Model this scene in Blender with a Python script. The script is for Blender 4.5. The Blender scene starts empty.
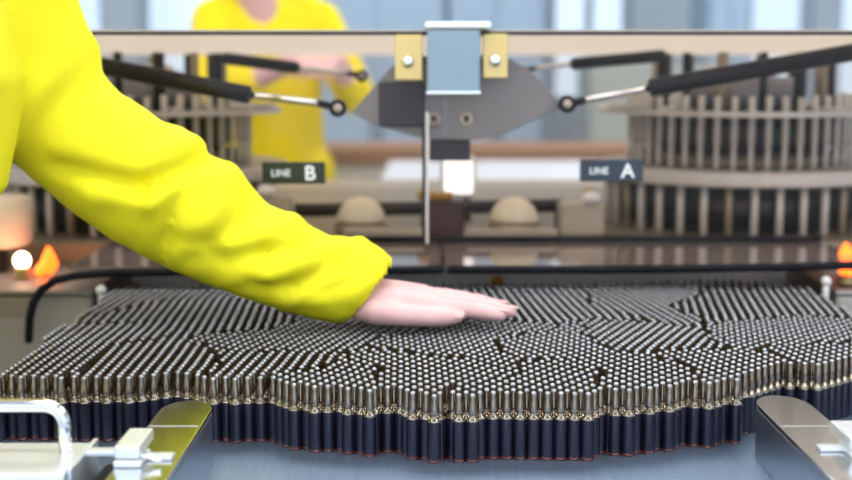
import bpy, math, random
import numpy as np
from mathutils import Vector, Matrix, kdtree
random.seed(7); np.random.seed(7)
SC = bpy.context.scene
COL = SC.collection
R = math.radians
# ------------------------------------------------------------------ camera
FPX, PITCH, CAM = 1300.0, R(7.45), Vector((0, -1.0, 0.310))
cd = bpy.data.cameras.new('camera'); cam = bpy.data.objects.new('camera', cd); COL.objects.link(cam)
cam.location = CAM; cam.rotation_euler = (R(90) - PITCH, 0, 0)
cd.sensor_width = 36; cd.lens = 36 * FPX / 852; cd.clip_start = 0.02; cd.clip_end = 60
cd.dof.use_dof = True; cd.dof.focus_distance = 1.075; cd.dof.aperture_fstop = 4.2
SC.camera = cam

def ray(px, py):
    u, v = (px - 426) / FPX, (240 - py) / FPX
    return Vector((u, math.cos(PITCH) + v * math.sin(PITCH), -math.sin(PITCH) + v * math.cos(PITCH)))
def at(px, py, Y):                      # point seen at a pixel, on the vertical plane y = Y
    d = ray(px, py); t = (Y - CAM.y) / d.y
    return CAM + d * t
def atz(px, py, z):                     # the same on a level plane
    d = ray(px, py); t = (z - CAM.z) / d.z
    return CAM + d * t
def proj(p):
    q = Vector(p) - CAM
    f = q.y * math.cos(PITCH) - q.z * math.sin(PITCH); up = q.y * math.sin(PITCH) + q.z * math.cos(PITCH)
    return 426 + FPX * q.x / f, 240 - FPX * up / f

# ------------------------------------------------------------------ materials
def srgb(r, g, b):
    f = lambda c: (c / 255) / 12.92 if c / 255 <= .04045 else ((c / 255 + .055) / 1.055) ** 2.4
    return (f(r), f(g), f(b), 1)
def mat(name, col, rough=.5, metal=0, bump=0, bscale=200, spec=.5, coat=0, var=0, vscale=20, stretch=None, emit=None, estr=0):
    m = bpy.data.materials.new(name); m.use_nodes = True
    nt = m.node_tree; p = nt.nodes['Principled BSDF']
    p.inputs['Base Color'].default_value = col; p.inputs['Roughness'].default_value = rough
    p.inputs['Metallic'].default_value = metal; p.inputs['Specular IOR Level'].default_value = spec
    p.inputs['Coat Weight'].default_value = coat
    if emit:
        p.inputs['Emission Color'].default_value = emit; p.inputs['Emission Strength'].default_value = estr
    if bump or var:
        tc = nt.nodes.new('ShaderNodeTexCoord'); mp = nt.nodes.new('ShaderNodeMapping')
        nt.links.new(tc.outputs['Object'], mp.inputs['Vector'])
        if stretch: mp.inputs['Scale'].default_value = stretch
        nz = nt.nodes.new('ShaderNodeTexNoise'); nz.inputs['Scale'].default_value = bscale if bump else vscale
        nz.inputs['Detail'].default_value = 3
        nt.links.new(mp.outputs['Vector'], nz.inputs['Vector'])
        if bump:
            b = nt.nodes.new('ShaderNodeBump'); b.inputs['Strength'].default_value = bump; b.inputs['Distance'].default_value = .001
            nt.links.new(nz.outputs['Fac'], b.inputs['Height']); nt.links.new(b.outputs['Normal'], p.inputs['Normal'])
        if var:
            n2 = nt.nodes.new('ShaderNodeTexNoise'); n2.inputs['Scale'].default_value = vscale
            nt.links.new(mp.outputs['Vector'], n2.inputs['Vector'])
            mx = nt.nodes.new('ShaderNodeMix'); mx.data_type = 'RGBA'
            mx.inputs['A'].default_value = tuple(c * (1 - var) for c in col[:3]) + (1,)
            mx.inputs['B'].default_value = tuple(min(1, c * (1 + var)) for c in col[:3]) + (1,)
            nt.links.new(n2.outputs['Fac'], mx.inputs['Factor']); nt.links.new(mx.outputs['Result'], p.inputs['Base Color'])
    return m
def glass(name, tint, refl=1.0, rough=.03, base=.0, haze=0, hcol=(.8, .8, .8, 1), ior=1.5, gcol=(1, 1, 1, 1)):
    """Thin clear sheet: tinted see-through, mirror reflection that grows at grazing angles, and a diffuse haze colour."""
    m = bpy.data.materials.new(name); m.use_nodes = True; nt = m.node_tree
    for n in list(nt.nodes):
        if n.type != 'OUTPUT_MATERIAL': nt.nodes.remove(n)
    out = nt.nodes['Material Output']
    tr = nt.nodes.new('ShaderNodeBsdfTransparent'); tr.inputs['Color'].default_value = tint
    gl = nt.nodes.new('ShaderNodeBsdfGlossy'); gl.inputs['Roughness'].default_value = rough; gl.inputs['Color'].default_value = gcol
    fr = nt.nodes.new('ShaderNodeFresnel'); fr.inputs['IOR'].default_value = ior
    ma = nt.nodes.new('ShaderNodeMath'); ma.operation = 'MULTIPLY_ADD'; ma.use_clamp = True
    ma.inputs[1].default_value = refl; ma.inputs[2].default_value = base
    nt.links.new(fr.outputs[0], ma.inputs[0])
    sh = tr
    if haze:
        df = nt.nodes.new('ShaderNodeBsdfDiffuse'); df.inputs['Color'].default_value = hcol
        hx = nt.nodes.new('ShaderNodeMixShader'); hx.inputs[0].default_value = haze
        nt.links.new(tr.outputs[0], hx.inputs[1]); nt.links.new(df.outputs[0], hx.inputs[2]); sh = hx
    mx = nt.nodes.new('ShaderNodeMixShader')
    nt.links.new(ma.outputs[0], mx.inputs[0]); nt.links.new(sh.outputs[0], mx.inputs[1]); nt.links.new(gl.outputs[0], mx.inputs[2])
    nt.links.new(mx.outputs[0], out.inputs['Surface'])
    return m

MT = {}
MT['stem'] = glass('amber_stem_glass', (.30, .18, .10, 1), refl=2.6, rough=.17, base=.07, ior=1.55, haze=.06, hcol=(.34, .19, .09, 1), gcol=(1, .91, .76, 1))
MT['tip'] = glass('amber_tip_painted_sheen', (.40, .30, .22, 1), refl=2.0, rough=.16, base=.17, ior=1.6, haze=.18, hcol=(.40, .42, .52, 1), gcol=(.88, .92, 1, 1))  # bluish haze and gloss tint paint the cool window light reflected on the tips
MT['body'] = glass('amber_body_painted_reflection', (.045, .022, .012, 1), refl=.55, rough=.28, base=.010, ior=1.5, haze=.75, hcol=(.011, .0095, .026, 1))  # amber glass; navy haze paints the blue surroundings mirrored in the bodies
MT['foot'] = glass('amber_foot_painted_glint', (.55, .12, .03, 1), refl=1.0, rough=.1, base=.02, ior=1.5, haze=.35, hcol=(.55, .08, .015, 1))  # thick clear base; its red-orange haze also paints light glinting through
MT['acrylic'] = glass('hood_acrylic', (.93, .89, .86, 1), refl=.12, rough=.02, base=.0, haze=.003, hcol=(.85, .80, .78, 1))
MT['lip'] = glass('smoky_acrylic', (.55, .50, .49, 1), refl=1.2, rough=.06, base=.04, haze=.55, hcol=(.46, .39, .37, 1))
MT['pane'] = glass('window_glass', (.95, .97, 1, 1), refl=.8, rough=.02)
MT['steel'] = mat('brushed_steel', srgb(178, 186, 196), .32, 1, bump=.12, bscale=60, stretch=(30, 1, 1))
MT['table'] = mat('table_steel_painted_streaks', srgb(160, 182, 210), .36, .92, bump=.14, bscale=50, stretch=(22, 1.2, 1), var=.16, vscale=16)  # brushed bump; streaks in the colour also paint the reflected ampoule stems
MT['polished'] = mat('polished_steel', srgb(205, 208, 214), .17, 1, bump=.02, bscale=40)
MT['chrome'] = mat('chrome', srgb(225, 228, 235), .07, 1)
MT['alu'] = mat('satin_aluminium', srgb(226, 230, 234), .38, .75, bump=.05)
MT['white'] = mat('white_enamel', srgb(240, 242, 244), .35, 0, bump=.02)
MT['cream'] = mat('cream_plastic', srgb(240, 230, 208), .45, 0, bump=.03)
MT['beige'] = mat('beige_panel', srgb(190, 180, 166), .5, 0, bump=.03)
MT['rubber'] = mat('black_rubber', srgb(6, 8, 16), .6, 0, spec=.2, bump=.05)
MT['darkmetal'] = mat('dark_metal', srgb(34, 33, 38), .4, .3, bump=.05)
MT['strut'] = mat('strut_black', srgb(14, 16, 28), .4, 0, spec=.2)
MT['brass'] = mat('brass_plate', srgb(206, 182, 122), .42, .35, bump=.04)
MT['brack'] = mat('blue_grey_bracket', srgb(128, 148, 164), .4, .15, bump=.03)
MT['plate'] = mat('grey_plate', srgb(132, 134, 142), .4, .4, bump=.03)
MT['navy'] = mat('navy_box', srgb(44, 46, 66), .5)
MT['signA'] = mat('sign_navy', srgb(36, 48, 62), .4)
MT['signB'] = mat('sign_green', srgb(26, 38, 28), .4)
MT['letter'] = mat('sign_white', srgb(238, 240, 240), .5)
MT['grey'] = mat('grey_machine_paint', srgb(150, 145, 138), .5, .1, bump=.03)
MT['tan'] = mat('tan_metal', srgb(150, 138, 120), .42, .35, bump=.03)
MT['lightgrey'] = mat('pale_metal', srgb(206, 202, 198), .38, .2)
MT['maroon'] = mat('maroon_block', srgb(70, 42, 42), .45)
MT['brown'] = mat('brown_board', srgb(150, 112, 84), .55, var=.15)
MT['worktop'] = mat('pale_blue_worktop', srgb(222, 232, 244), .35)
MT['amberbit'] = mat('amber_knob', srgb(190, 140, 40), .4)
MT['yellow'] = mat('yellow_coverall_cloth', srgb(242, 230, 40), .75, 0, bump=.25, bscale=900, spec=.15)
MT['yellowdk'] = mat('yellow_work_jacket', srgb(236, 212, 30), .75, 0, bump=.2, bscale=900, spec=.2)
MT['skin'] = mat('skin', srgb(216, 172, 170), .5, 0, bump=.15, bscale=500, var=.10, vscale=35)
MT['skin'].node_tree.nodes['Principled BSDF'].inputs['Subsurface Weight'].default_value = .15
MT['skin'].node_tree.nodes['Principled BSDF'].inputs['Subsurface Radius'].default_value = (.008, .003, .002)
MT['nail'] = mat('nail', srgb(220, 176, 172), .35)
MT['hair'] = mat('dark_hair', srgb(70, 54, 50), .6, bump=.3)
MT['glove'] = mat('white_cuff_cloth', srgb(226, 232, 240), .7)
MT['shoe'] = mat('white_shoe', srgb(220, 220, 220), .5)
MT['lit'] = mat('added_glow_white', srgb(245, 248, 255), .4, emit=(.95, .97, 1, 1), estr=1.3)  # emission added to brighten the front of the white box
MT['flame'] = mat('flame_orange', srgb(255, 130, 40), .5, emit=srgb(255, 92, 20), estr=5)
MT['flamecore'] = mat('flame_core', srgb(255, 230, 210), .5, emit=srgb(255, 205, 170), estr=14)
MT['floor'] = mat('floor_epoxy', srgb(168, 172, 174), .3, var=.05)
MT['wall'] = mat('wall_paint', srgb(214, 224, 234), .6, bump=.05)
MT['ceil'] = mat('ceiling_paint', srgb(236, 238, 240), .7)
MT['frame'] = mat('window_frame_paint', srgb(200, 212, 224), .4)
MT['diffuser'] = mat('lamp_diffuser', srgb(250, 250, 250), .5, emit=(1, .99, .97, 1), estr=5)
MT['roof'] = bpy.data.materials.new('frosted_beige_acrylic'); MT['roof'].use_nodes = True
_nt = MT['roof'].node_tree; _nt.nodes.remove(_nt.nodes['Principled BSDF'])
_d = _nt.nodes.new('ShaderNodeBsdfDiffuse'); _d.inputs[0].default_value = srgb(222, 218, 210)
_t = _nt.nodes.new('ShaderNodeBsdfTranslucent'); _t.inputs[0].default_value = srgb(228, 222, 214)
_m = _nt.nodes.new('ShaderNodeMixShader'); _m.inputs[0].default_value = .78
_nt.links.new(_d.outputs[0], _m.inputs[1]); _nt.links.new(_t.outputs[0], _m.inputs[2])
_nt.links.new(_m.outputs[0], _nt.nodes['Material Output'].inputs[0])

# ------------------------------------------------------------------ mesh builder (world coordinates in, one mesh object out)
class MB:
    def __init__(s): s.v, s.f, s.sm = [], [], []
    def add(s, vs, fs, smooth=False):
        o = len(s.v); s.v += [tuple(v) for v in vs]
        s.f += [tuple(i + o for i in f) for f in fs]; s.sm += [smooth] * len(fs); return s
    def box(s, lo, hi, rot=None, c=None):
        x0, y0, z0 = lo; x1, y1, z1 = hi
        vs = [Vector(p) for p in ((x0, y0, z0), (x1, y0, z0), (x1, y1, z0), (x0, y1, z0), (x0, y0, z1), (x1, y0, z1), (x1, y1, z1), (x0, y1, z1))]
        if rot is not None:
            c = Vector(c) if c is not None else sum(vs, Vector()) / 8
            vs = [c + rot @ (v - c) for v in vs]
        return s.add(vs, [(0, 3, 2, 1), (4, 5, 6, 7), (0, 1, 5, 4), (1, 2, 6, 5), (2, 3, 7, 6), (3, 0, 4, 7)])
    def lathe(s, prof, loc=(0, 0, 0), seg=24, axis=None, smooth=True):
        loc = Vector(loc); q = Vector((0, 0, 1)).rotation_difference(Vector(axis)) if axis is not None else None
        vs, fs = [], []
        for r, z in prof:
            for k in range(seg):
                a = 2 * math.pi * k / seg; p = Vector((r * math.cos(a), r * math.sin(a), z))
                vs.append(loc + (q @ p if q else p))
        for i in range(len(prof) - 1):
            for k in range(seg):
                k2 = (k + 1) % seg
                fs.append((i * seg + k, i * seg + k2, (i + 1) * seg + k2, (i + 1) * seg + k))
        s.add(vs, fs, smooth); o = len(s.v) - len(vs); n_ = len(prof)
        for idx, on in ((tuple(reversed(range(seg))), prof[0][0] > 1e-6), (tuple(range((n_ - 1) * seg, n_ * seg)), prof[-1][0] > 1e-6)):
            if on: s.f.append(tuple(i + o for i in idx)); s.sm.append(False)
        return s
    def cyl(s, p0, p1, r0, r1=None, seg=20):
        p0, p1 = Vector(p0), Vector(p1); d = p1 - p0; r1 = r0 if r1 is None else r1; L = d.length
        b = min(r0, r1) * .12
        return s.lathe([(r0 - b, 0), (r0, b), (r1, L - b), (r1 - b, L)], p0, seg, d)
    def ring(s, c, r, w, h, seg=64):         # flat annular band about a vertical axis
        return s.lathe([(r - w, 0), (r, 0), (r, h), (r - w, h), (r - w, 0)], c, seg, smooth=False)
    def sphere(s, c, r, sx=1, sy=1, sz=1, seg=20, rings=12, top=False):
        vs, fs = [], []; c = Vector(c)
        lo = 0 if not top else 0
        hi = math.pi if not top else math.pi / 2
        for i in range(rings + 1):
            t = max(1e-3, min(math.pi - 1e-3, hi * i / rings))
            for k in range(seg):
                a = 2 * math.pi * k / seg
                vs.append(c + Vector((r * sx * math.sin(t) * math.cos(a), r * sy * math.sin(t) * math.sin(a), r * sz * math.cos(t))))
        for i in range(rings):
            for k in range(seg):
                k2 = (k + 1) % seg; fs.append((i * seg + k, (i + 1) * seg + k, (i + 1) * seg + k2, i * seg + k2))
        fs.append(tuple(range(seg))); fs.append(tuple(reversed(range(rings * seg, rings * seg + seg))))
        return s.add(vs, fs, True)
    def tube(s, pts, rad, seg=16, caps=True, flat=None):
        """swept tube with per point radius; rounded ends; flat=(nx,ny,nz,k) squashes each ring along a direction"""
        P = [Vector(p) for p in pts]; n = len(P)
        rr = [rad] * n if isinstance(rad, (int, float)) else list(rad)
        T = [(P[min(i + 1, n - 1)] - P[max(i - 1, 0)]).normalized() for i in range(n)]
        if caps:
            P2, r2, T2 = [], [], []
            for k in range(4, 0, -1):
                a = k / 4 * math.pi / 2 * .98; P2.append(P[0] - T[0] * rr[0] * math.sin(a)); r2.append(rr[0] * math.cos(a)); T2.append(T[0])
            P2 += P; r2 += rr; T2 += T
            for k in range(1, 5):
                a = k / 4 * math.pi / 2 * .98; P2.append(P[-1] + T[-1] * rr[-1] * math.sin(a)); r2.append(rr[-1] * math.cos(a)); T2.append(T[-1])
            P, rr, T = P2, r2, T2
        up = Vector((0, 0, 1)) if abs(T[0].z) < .9 else Vector((1, 0, 0))
        vs, fs = [], []
        fl = Vector(flat[:3]).normalized() if flat else None
        for p, r, t in zip(P, rr, T):
            a = up - t * up.dot(t); a.normalize(); b = t.cross(a); up = a
            for k in range(seg):
                an = 2 * math.pi * k / seg; o = (a * math.cos(an) + b * math.sin(an)) * r
                if fl is not None: o = o + fl * (o.dot(fl) * (flat[3] - 1))
                vs.append(p + o)
        N = len(P)
        for i in range(N - 1):
            for k in range(seg):
                k2 = (k + 1) % seg; fs.append((i * seg + k, i * seg + k2, (i + 1) * seg + k2, (i + 1) * seg + k))
        s.add(vs, fs, True); o = len(s.v) - len(vs)
        for idx in (tuple(reversed(range(seg))), tuple(range((N - 1) * seg, N * seg))): s.f.append(tuple(i + o for i in idx)); s.sm.append(False)
        return s
    def prism(s, poly, off):                 # planar polygon (3d points) pushed along off
        n = len(poly); off = Vector(off); vs = [Vector(p) for p in poly] + [Vector(p) + off for p in poly]
        return s.add(vs, [tuple(reversed(range(n))), tuple(range(n, 2 * n))] + [(i, (i + 1) % n, n + (i + 1) % n, n + i) for i in range(n)])
    def mesh(s, name, loc=Vector()):
        me = bpy.data.meshes.new(name); L = Vector(loc)
        me.from_pydata([Vector(v) - L for v in s.v], [], s.f)
        me.polygons.foreach_set('use_smooth', s.sm); me.update(); return me
    def build(s, name, m, parent=None, loc=None, bevel=0, fix=False):
        w = Vector(loc) if loc is not None else (world(parent) if parent else Vector())
        me = s.mesh(name, w); me.materials.append(m)
        if fix:
            import bmesh
            bm = bmesh.new(); bm.from_mesh(me); bmesh.ops.recalc_face_normals(bm, faces=bm.faces); bm.to_mesh(me); bm.free()
        o = bpy.data.objects.new(name, me); COL.objects.link(o)
        if parent: o.parent = parent; o.location = w - world(parent)
        else: o.location = w
        if bevel:
            b = o.modifiers.new('bevel', 'BEVEL'); b.width = bevel; b.segments = 2; b.limit_method = 'ANGLE'
        return o
def world(o):
    p = Vector(o.location)
    while o.parent: o = o.parent; p += o.location
    return p
def tag(o, label=None, cat=None, group=None, kind=None):
    if label: o['label'] = label
    if cat: o['category'] = cat
    if group: o['group'] = group
    if kind: o['kind'] = kind
    return o
def thing(name, loc, label, cat, group=None):
    o = bpy.data.objects.new(name, None); COL.objects.link(o); o.location = loc; o.empty_display_size = .05
    return tag(o, label, cat, group)
def remesh(mb, name, voxel, smooth, loc):
    """one continuous skin grown over overlapping limbs"""
    me = mb.mesh(name, loc); o = bpy.data.objects.new(name, me); COL.objects.link(o)
    r = o.modifiers.new('r', 'REMESH'); r.mode = 'VOXEL'; r.voxel_size = voxel; r.use_smooth_shade = True
    if smooth:
        s_ = o.modifiers.new('s', 'SMOOTH'); s_.factor = .5; s_.iterations = smooth
    dg = bpy.context.evaluated_depsgraph_get(); dg.update()
    out = bpy.data.meshes.new_from_object(o.evaluated_get(dg)); out.name = name
    bpy.data.objects.remove(o); bpy.data.meshes.remove(me)
    out.polygons.foreach_set('use_smooth', [True] * len(out.polygons))
    return out
def put(me, name, m, parent):
    me.materials.clear(); me.materials.append(m)
    o = bpy.data.objects.new(name, me); COL.objects.link(o); o.parent = parent; return o

# ------------------------------------------------------------------ the room
FZ, CZ = -0.90, 1.95
def struct(name, mb, m, label=None, bevel=0):
    return tag(mb.build(name, m, bevel=bevel), label, None, None, 'structure')
struct('floor', MB().box((-4, -4, FZ - .1), (4, 7, FZ)), MT['floor'])
struct('ceiling', MB().box((-4, -4, CZ), (4, 7, CZ + .1)), MT['ceil'])
struct('wall_left', MB().box((-4.1, -4, FZ), (-4, 7, CZ)), MT['wall'])
struct('wall_right', MB().box((4, -4, FZ), (4.1, 7, CZ)), MT['wall'])
def window_wall(side, y0, y1, wins, z0, z1, n0):
    mb = MB(); xs = [-4]
    mb.box((-4, y0, FZ), (4, y1, z0)); mb.box((-4, y0, z1), (4, y1, CZ))
    edges = [-4] + [e for w in wins for e in w] + [4]
    for i in range(0, len(edges), 2):
        if edges[i + 1] - edges[i] > .001: mb.box((edges[i], y0, z0), (edges[i + 1], y1, z1))
    struct('wall_' + side, mb, MT['wall'])
    for k, (a, b) in enumerate(wins):
        f = MB(); t = .045; ym = (y0 + y1) / 2
        for lo, hi in (((a, z0), (b, z0 + t)), ((a, z1 - t), (b, z1)), ((a, z0 + t), (a + t, z1 - t)), ((b - t, z0 + t), (b, z1 - t)), (((a + b) / 2 - t / 2, z0 + t), ((a + b) / 2 + t / 2, z1 - t))):
            f.box((lo[0], ym - .04, lo[1]), (hi[0], ym + .04, hi[1]))
        w = struct('window_%d' % (n0 + k), f, MT['frame'])
        g = MB().box((a + t, ym - .004, z0 + t), (b - t, ym + .004, z1 - t)).build('pane', MT['pane'], w)
window_wall('back', 7.0, 7.2, [(-3.2, -1.95), (-1.75, -.65), (.75, 1.25), (1.6, 2.35), (2.5, 3.6)], .10, 1.5, 1)
window_wall('front', -4.2, -4.0, [(-3.7, -1.25), (-1.2, 1.2), (1.25, 3.7)], -.28, 1.72, 6)

# ceiling lamps
lamp_no = 0
for ly, rowname in ((-2.4, 'row behind the filling table'), (-.5, 'row over the filling table'), (1.5, 'row over the machine hood'), (4.0, 'row toward the far windows')):
    for lx, cname in ((-2.0, 'left end'), (0.0, 'middle'), (2.0, 'right end')):
        t = thing('ceiling_light', (lx, ly, CZ), 'flat white ceiling light panel, ' + cname + ' of the ' + rowname, 'ceiling light', 'ceiling light panels')
        w, h = .75, .32
        f = MB()
        for a, b in (((-w, -h), (w, -h + .03)), ((-w, h - .03), (w, h)), ((-w, -h + .03), (-w + .03, h - .03)), ((w - .03, -h + .03), (w, h - .03))):
            f.box((lx + a[0], ly + a[1], CZ - .05), (lx + b[0], ly + b[1], CZ))
        f.build('frame', MT['white'], t)
        MB().box((lx - w + .03, ly - h + .03, CZ - .035), (lx + w - .03, ly + h - .03, CZ - .02)).build('diffuser', MT['diffuser'], t)
        L = bpy.data.lights.new('panel_lamp', 'AREA'); L.shape = 'RECTANGLE'; L.size = 1.4; L.size_y = .56; L.energy = 13; L.color = (.96, .98, 1)
        lo = bpy.data.objects.new('panel_lamp', L); COL.objects.link(lo); lo.location = (lx, ly, CZ - .06)
# daylight through the front windows (behind the camera) and the far ones
L = bpy.data.lights.new('daylight', 'AREA'); L.shape = 'RECTANGLE'; L.size = 7.4; L.size_y = 2.0; L.energy = 62; L.color = (.86, .93, 1)
lo = bpy.data.objects.new('daylight', L); COL.objects.link(lo); lo.location = (0, -3.9, .72); lo.rotation_euler = (R(90), 0, 0)
W = bpy.data.worlds.new('sky'); SC.world = W; W.use_nodes = True
W.node_tree.nodes['Background'].inputs[0].default_value = (.74, .88, 1, 1); W.node_tree.nodes['Background'].inputs[1].default_value = 1.2

# ------------------------------------------------------------------ the filling table
TX0, TX1, TY0, TY1 = -.372, .462, -.42, .70
tb = thing('accumulation_table', (.045, .1, FZ), 'blue-grey brushed steel table the crowd of ampoules stands on', 'table')
MB().box((TX0 - .02, TY0, -.02), (TX1 + .02, TY1, 0)).build('tabletop', MT['table'], tb, bevel=.002)
MB().box((TX0 + .02, TY0 + .05, FZ + .08), (TX1 - .02, TY1 - .02, -.0205)).build('base_cabinet', MT['steel'], tb, bevel=.004)
for x in (TX0 + .06, TX1 - .06):
    for y in (TY0 + .10, TY1 - .08): MB().cyl((x, y, FZ), (x, y, FZ + .08), .025).build('foot', MT['darkmetal'], tb)
for sx, x, lab in ((-1, TX0, 'yellowish polished rail along the table edge beside the worker'), (1, TX1, 'polished rail along the table edge far from the worker')):
    rl = MB().box((x - .014 if sx < 0 else x + .002, .03, 0), (x - .002 if sx < 0 else x + .014, TY1 - .02, .036)).build('side_rail', MT['tan'], tb, bevel=.002)
    rl['label'] = lab

# ------------------------------------------------------------------ ampoules
D_A, H_A = .01075, .0555
def profile(full):
    if full:
        return [(.0042, 0), (.0050, .0007), (.00535, .0026), (.00535, .0315), (.0051, .0332), (.0042, .0347), (.0032, .0358), (.0026, .0371), (.0025, .0380),
                (.0032, .0391), (.0037, .0406), (.0036, .0424), (.0030, .0465), (.00250, .051), (.00238, .0535), (.0020, .0547), (.0013, .0553), (.0005, .0555)]
    return [(.0050, 0), (.00535, .002), (.00535, .0315), (.0046, .0343), (.0027, .0368), (.0026, .0382), (.0037, .0408), (.0030, .0465), (.00242, .0530), (.00235, .0538), (.0018, .0549), (.0005, .0555)]
# ragged front edge, read off the shoulders at height .034
edge_px = [(-30, 403), (60, 404), (130, 404), (160, 399), (178, 397), (197, 401), (213, 405), (255, 405), (278, 406), (290, 411), (300, 413), (325, 415), (345, 414), (362, 418), (385, 415), (400, 416),
           (421, 421), (442, 424.5), (456, 424.5), (470, 423), (488, 421), (530, 421), (552, 420.5), (585, 420.5), (619, 417), (651, 416), (668, 413), (683, 409), (708, 409), (740, 405.5), (750, 399), (760, 393), (781, 388.5), (827, 389), (844, 383), (870, 377)]
edge = [atz(px, py, .034) for px, py in edge_px]
ex = np.array([p.x for p in edge]); ey = np.array([p.y + D_A * .5 for p in edge])
bk = [atz(px, py, .0555) for px, py in [(60, 290), (130, 287), (300, 284), (480, 283), (520, 284), (560, 283.5), (600, 283), (650, 280.5), (700, 279), (760, 281), (800, 285), (840, 290)]]
bx = np.array([p.x for p in bk]); by = np.array([p.y for p in bk])
seeds = [(-.33, .15, 29), (-.25, .12, 31), (-.24, .38, 33), (-.30, .45, 27), (-.165, .10, 25), (-.115, .05, 8), (-.09, .24, 14), (.00, .09, 1), (.04, .22, 3), (.10, .07, -3), (.13, .19, -7),
         (.165, .10, -9), (.20, .21, 6), (.25, .13, -15), (.36, .13, -19), (.36, .25, -12), (.35, .40, 22), (.13, .40, 34), (-.08, .42, 27), (.24, .42, 38)]
pts = []
for gi, (sx, sy, th) in enumerate(seeds):
    th = R(th); pit = D_A * 1.012
    ca, sa = math.cos(th), math.sin(th)
    for i in range(-60, 61):
        for j in range(-60, 61):
            u = (i + .5 * (j % 2)) * pit; v = j * pit * math.sqrt(3) / 2
            x, y = sx + u * ca - v * sa, sy + u * sa + v * ca
            wx = x + .018 * math.sin(y * 31 + 1.3) + .010 * math.sin(x * 47 + y * 20); wy = y + .018 * math.sin(x * 27 + .4)
            if not (TX0 + .0056 < x < TX1 - .0056): continue
            if y < np.interp(x, ex, ey) or y > np.interp(x, bx, by) + .004: continue
            d = [(wx - s[0]) ** 2 + (wy - s[1]) ** 2 for s in seeds]
            if min(range(len(d)), key=d.__getitem__) == gi: pts.append([x, y])
pts = np.array(pts)
def kd_of(P):
    k = kdtree.KDTree(len(P))
    for i, p in enumerate(P): k.insert((p[0], p[1], 0), i)
    k.balance(); return k
# drop the ones that clash where two packings meet, then let the rest push apart
alive = np.ones(len(pts), bool); k = kd_of(pts)
for i in range(len(pts)):
    if alive[i]:
        for (_, j, dd) in k.find_range((pts[i][0], pts[i][1], 0), D_A * .74):
            if j != i and alive[j]: alive[j] = False
pts = pts[alive]
for it in range(80):
    k = kd_of(pts); mv = np.zeros_like(pts)
    for i in range(len(pts)):
        for (_, j, dd) in k.find_range((pts[i][0], pts[i][1], 0), D_A * 1.005):
            if j > i:
                v = pts[i] - pts[j]; n = math.hypot(*v) + 1e-9; q = v / n * (D_A * 1.005 - n) * .5
                mv[i] += q; mv[j] -= q
    pts = pts + mv
    pts[:, 0] = np.clip(pts[:, 0], TX0 + .0055, TX1 - .0055)
k = kd_of(pts); alive = np.ones(len(pts), bool)
for i in range(len(pts)):
    if alive[i]:
        for (_, j, dd) in k.find_range((pts[i][0], pts[i][1], 0), D_A * .92):
            if j != i and alive[j]: alive[j] = False
pts = pts[alive]
# ranks from the ragged front edge backwards
order = np.argsort(pts[:, 1]); k = kd_of(pts); rank = np.zeros(len(pts), int)
for i in order:
    best = 0
    for (_, j, dd) in k.find_range((pts[i][0], pts[i][1], 0), D_A * 1.22):
        if pts[j][1] < pts[i][1] - D_A * .33: best = max(best, rank[j])
    rank[i] = best + 1
vis = [i for i in range(len(pts)) if abs(pts[i][0] / (pts[i][1] + 1.0)) < .335]
def depth(i): return (pts[i][0] ** 2 * .15 + (pts[i][1] + 1.0) ** 2)
vis.sort(key=depth); near = set(vis[:300])
ORD = lambda n: '%d%s' % (n, 'th' if 10 <= n % 100 <= 20 else {1: 'st', 2: 'nd', 3: 'rd'}.get(n % 10, 'th'))
RNK = ['', 'front', 'second', 'third', 'fourth', 'fifth', 'sixth', 'seventh', 'eighth', 'ninth', 'tenth', 'eleventh', 'twelfth', 'thirteenth', 'fourteenth', 'fifteenth']
full = profile(True)
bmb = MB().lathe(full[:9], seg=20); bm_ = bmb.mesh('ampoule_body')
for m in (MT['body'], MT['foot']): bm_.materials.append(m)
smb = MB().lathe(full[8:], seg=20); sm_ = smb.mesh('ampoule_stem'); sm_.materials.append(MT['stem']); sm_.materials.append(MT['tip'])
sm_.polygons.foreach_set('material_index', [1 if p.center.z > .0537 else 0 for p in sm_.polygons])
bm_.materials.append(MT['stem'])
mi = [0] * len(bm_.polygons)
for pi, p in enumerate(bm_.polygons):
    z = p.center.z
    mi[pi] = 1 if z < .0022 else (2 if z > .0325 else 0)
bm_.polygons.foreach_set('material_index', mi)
byrank = {}
for i in near: byrank.setdefault(int(rank[i]), []).append(i)
for rk, ids in sorted(byrank.items()):
    ids.sort(key=lambda i: pts[i][0])
    for n, i in enumerate(ids):
        o = bpy.data.objects.new('ampoule', bm_); COL.objects.link(o); o.location = (pts[i][0], pts[i][1], 0.0001); o.rotation_euler.z = random.random() * 6
        lab = 'brown glass ampoule in the %s rank from the ragged edge, %s from left' % (RNK[min(rk, 15)], ORD(n + 1))
        tag(o, lab, 'ampoule', 'amber ampoules near the front edge')
        s_ = bpy.data.objects.new('stem', sm_); COL.objects.link(s_); s_.parent = o
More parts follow.
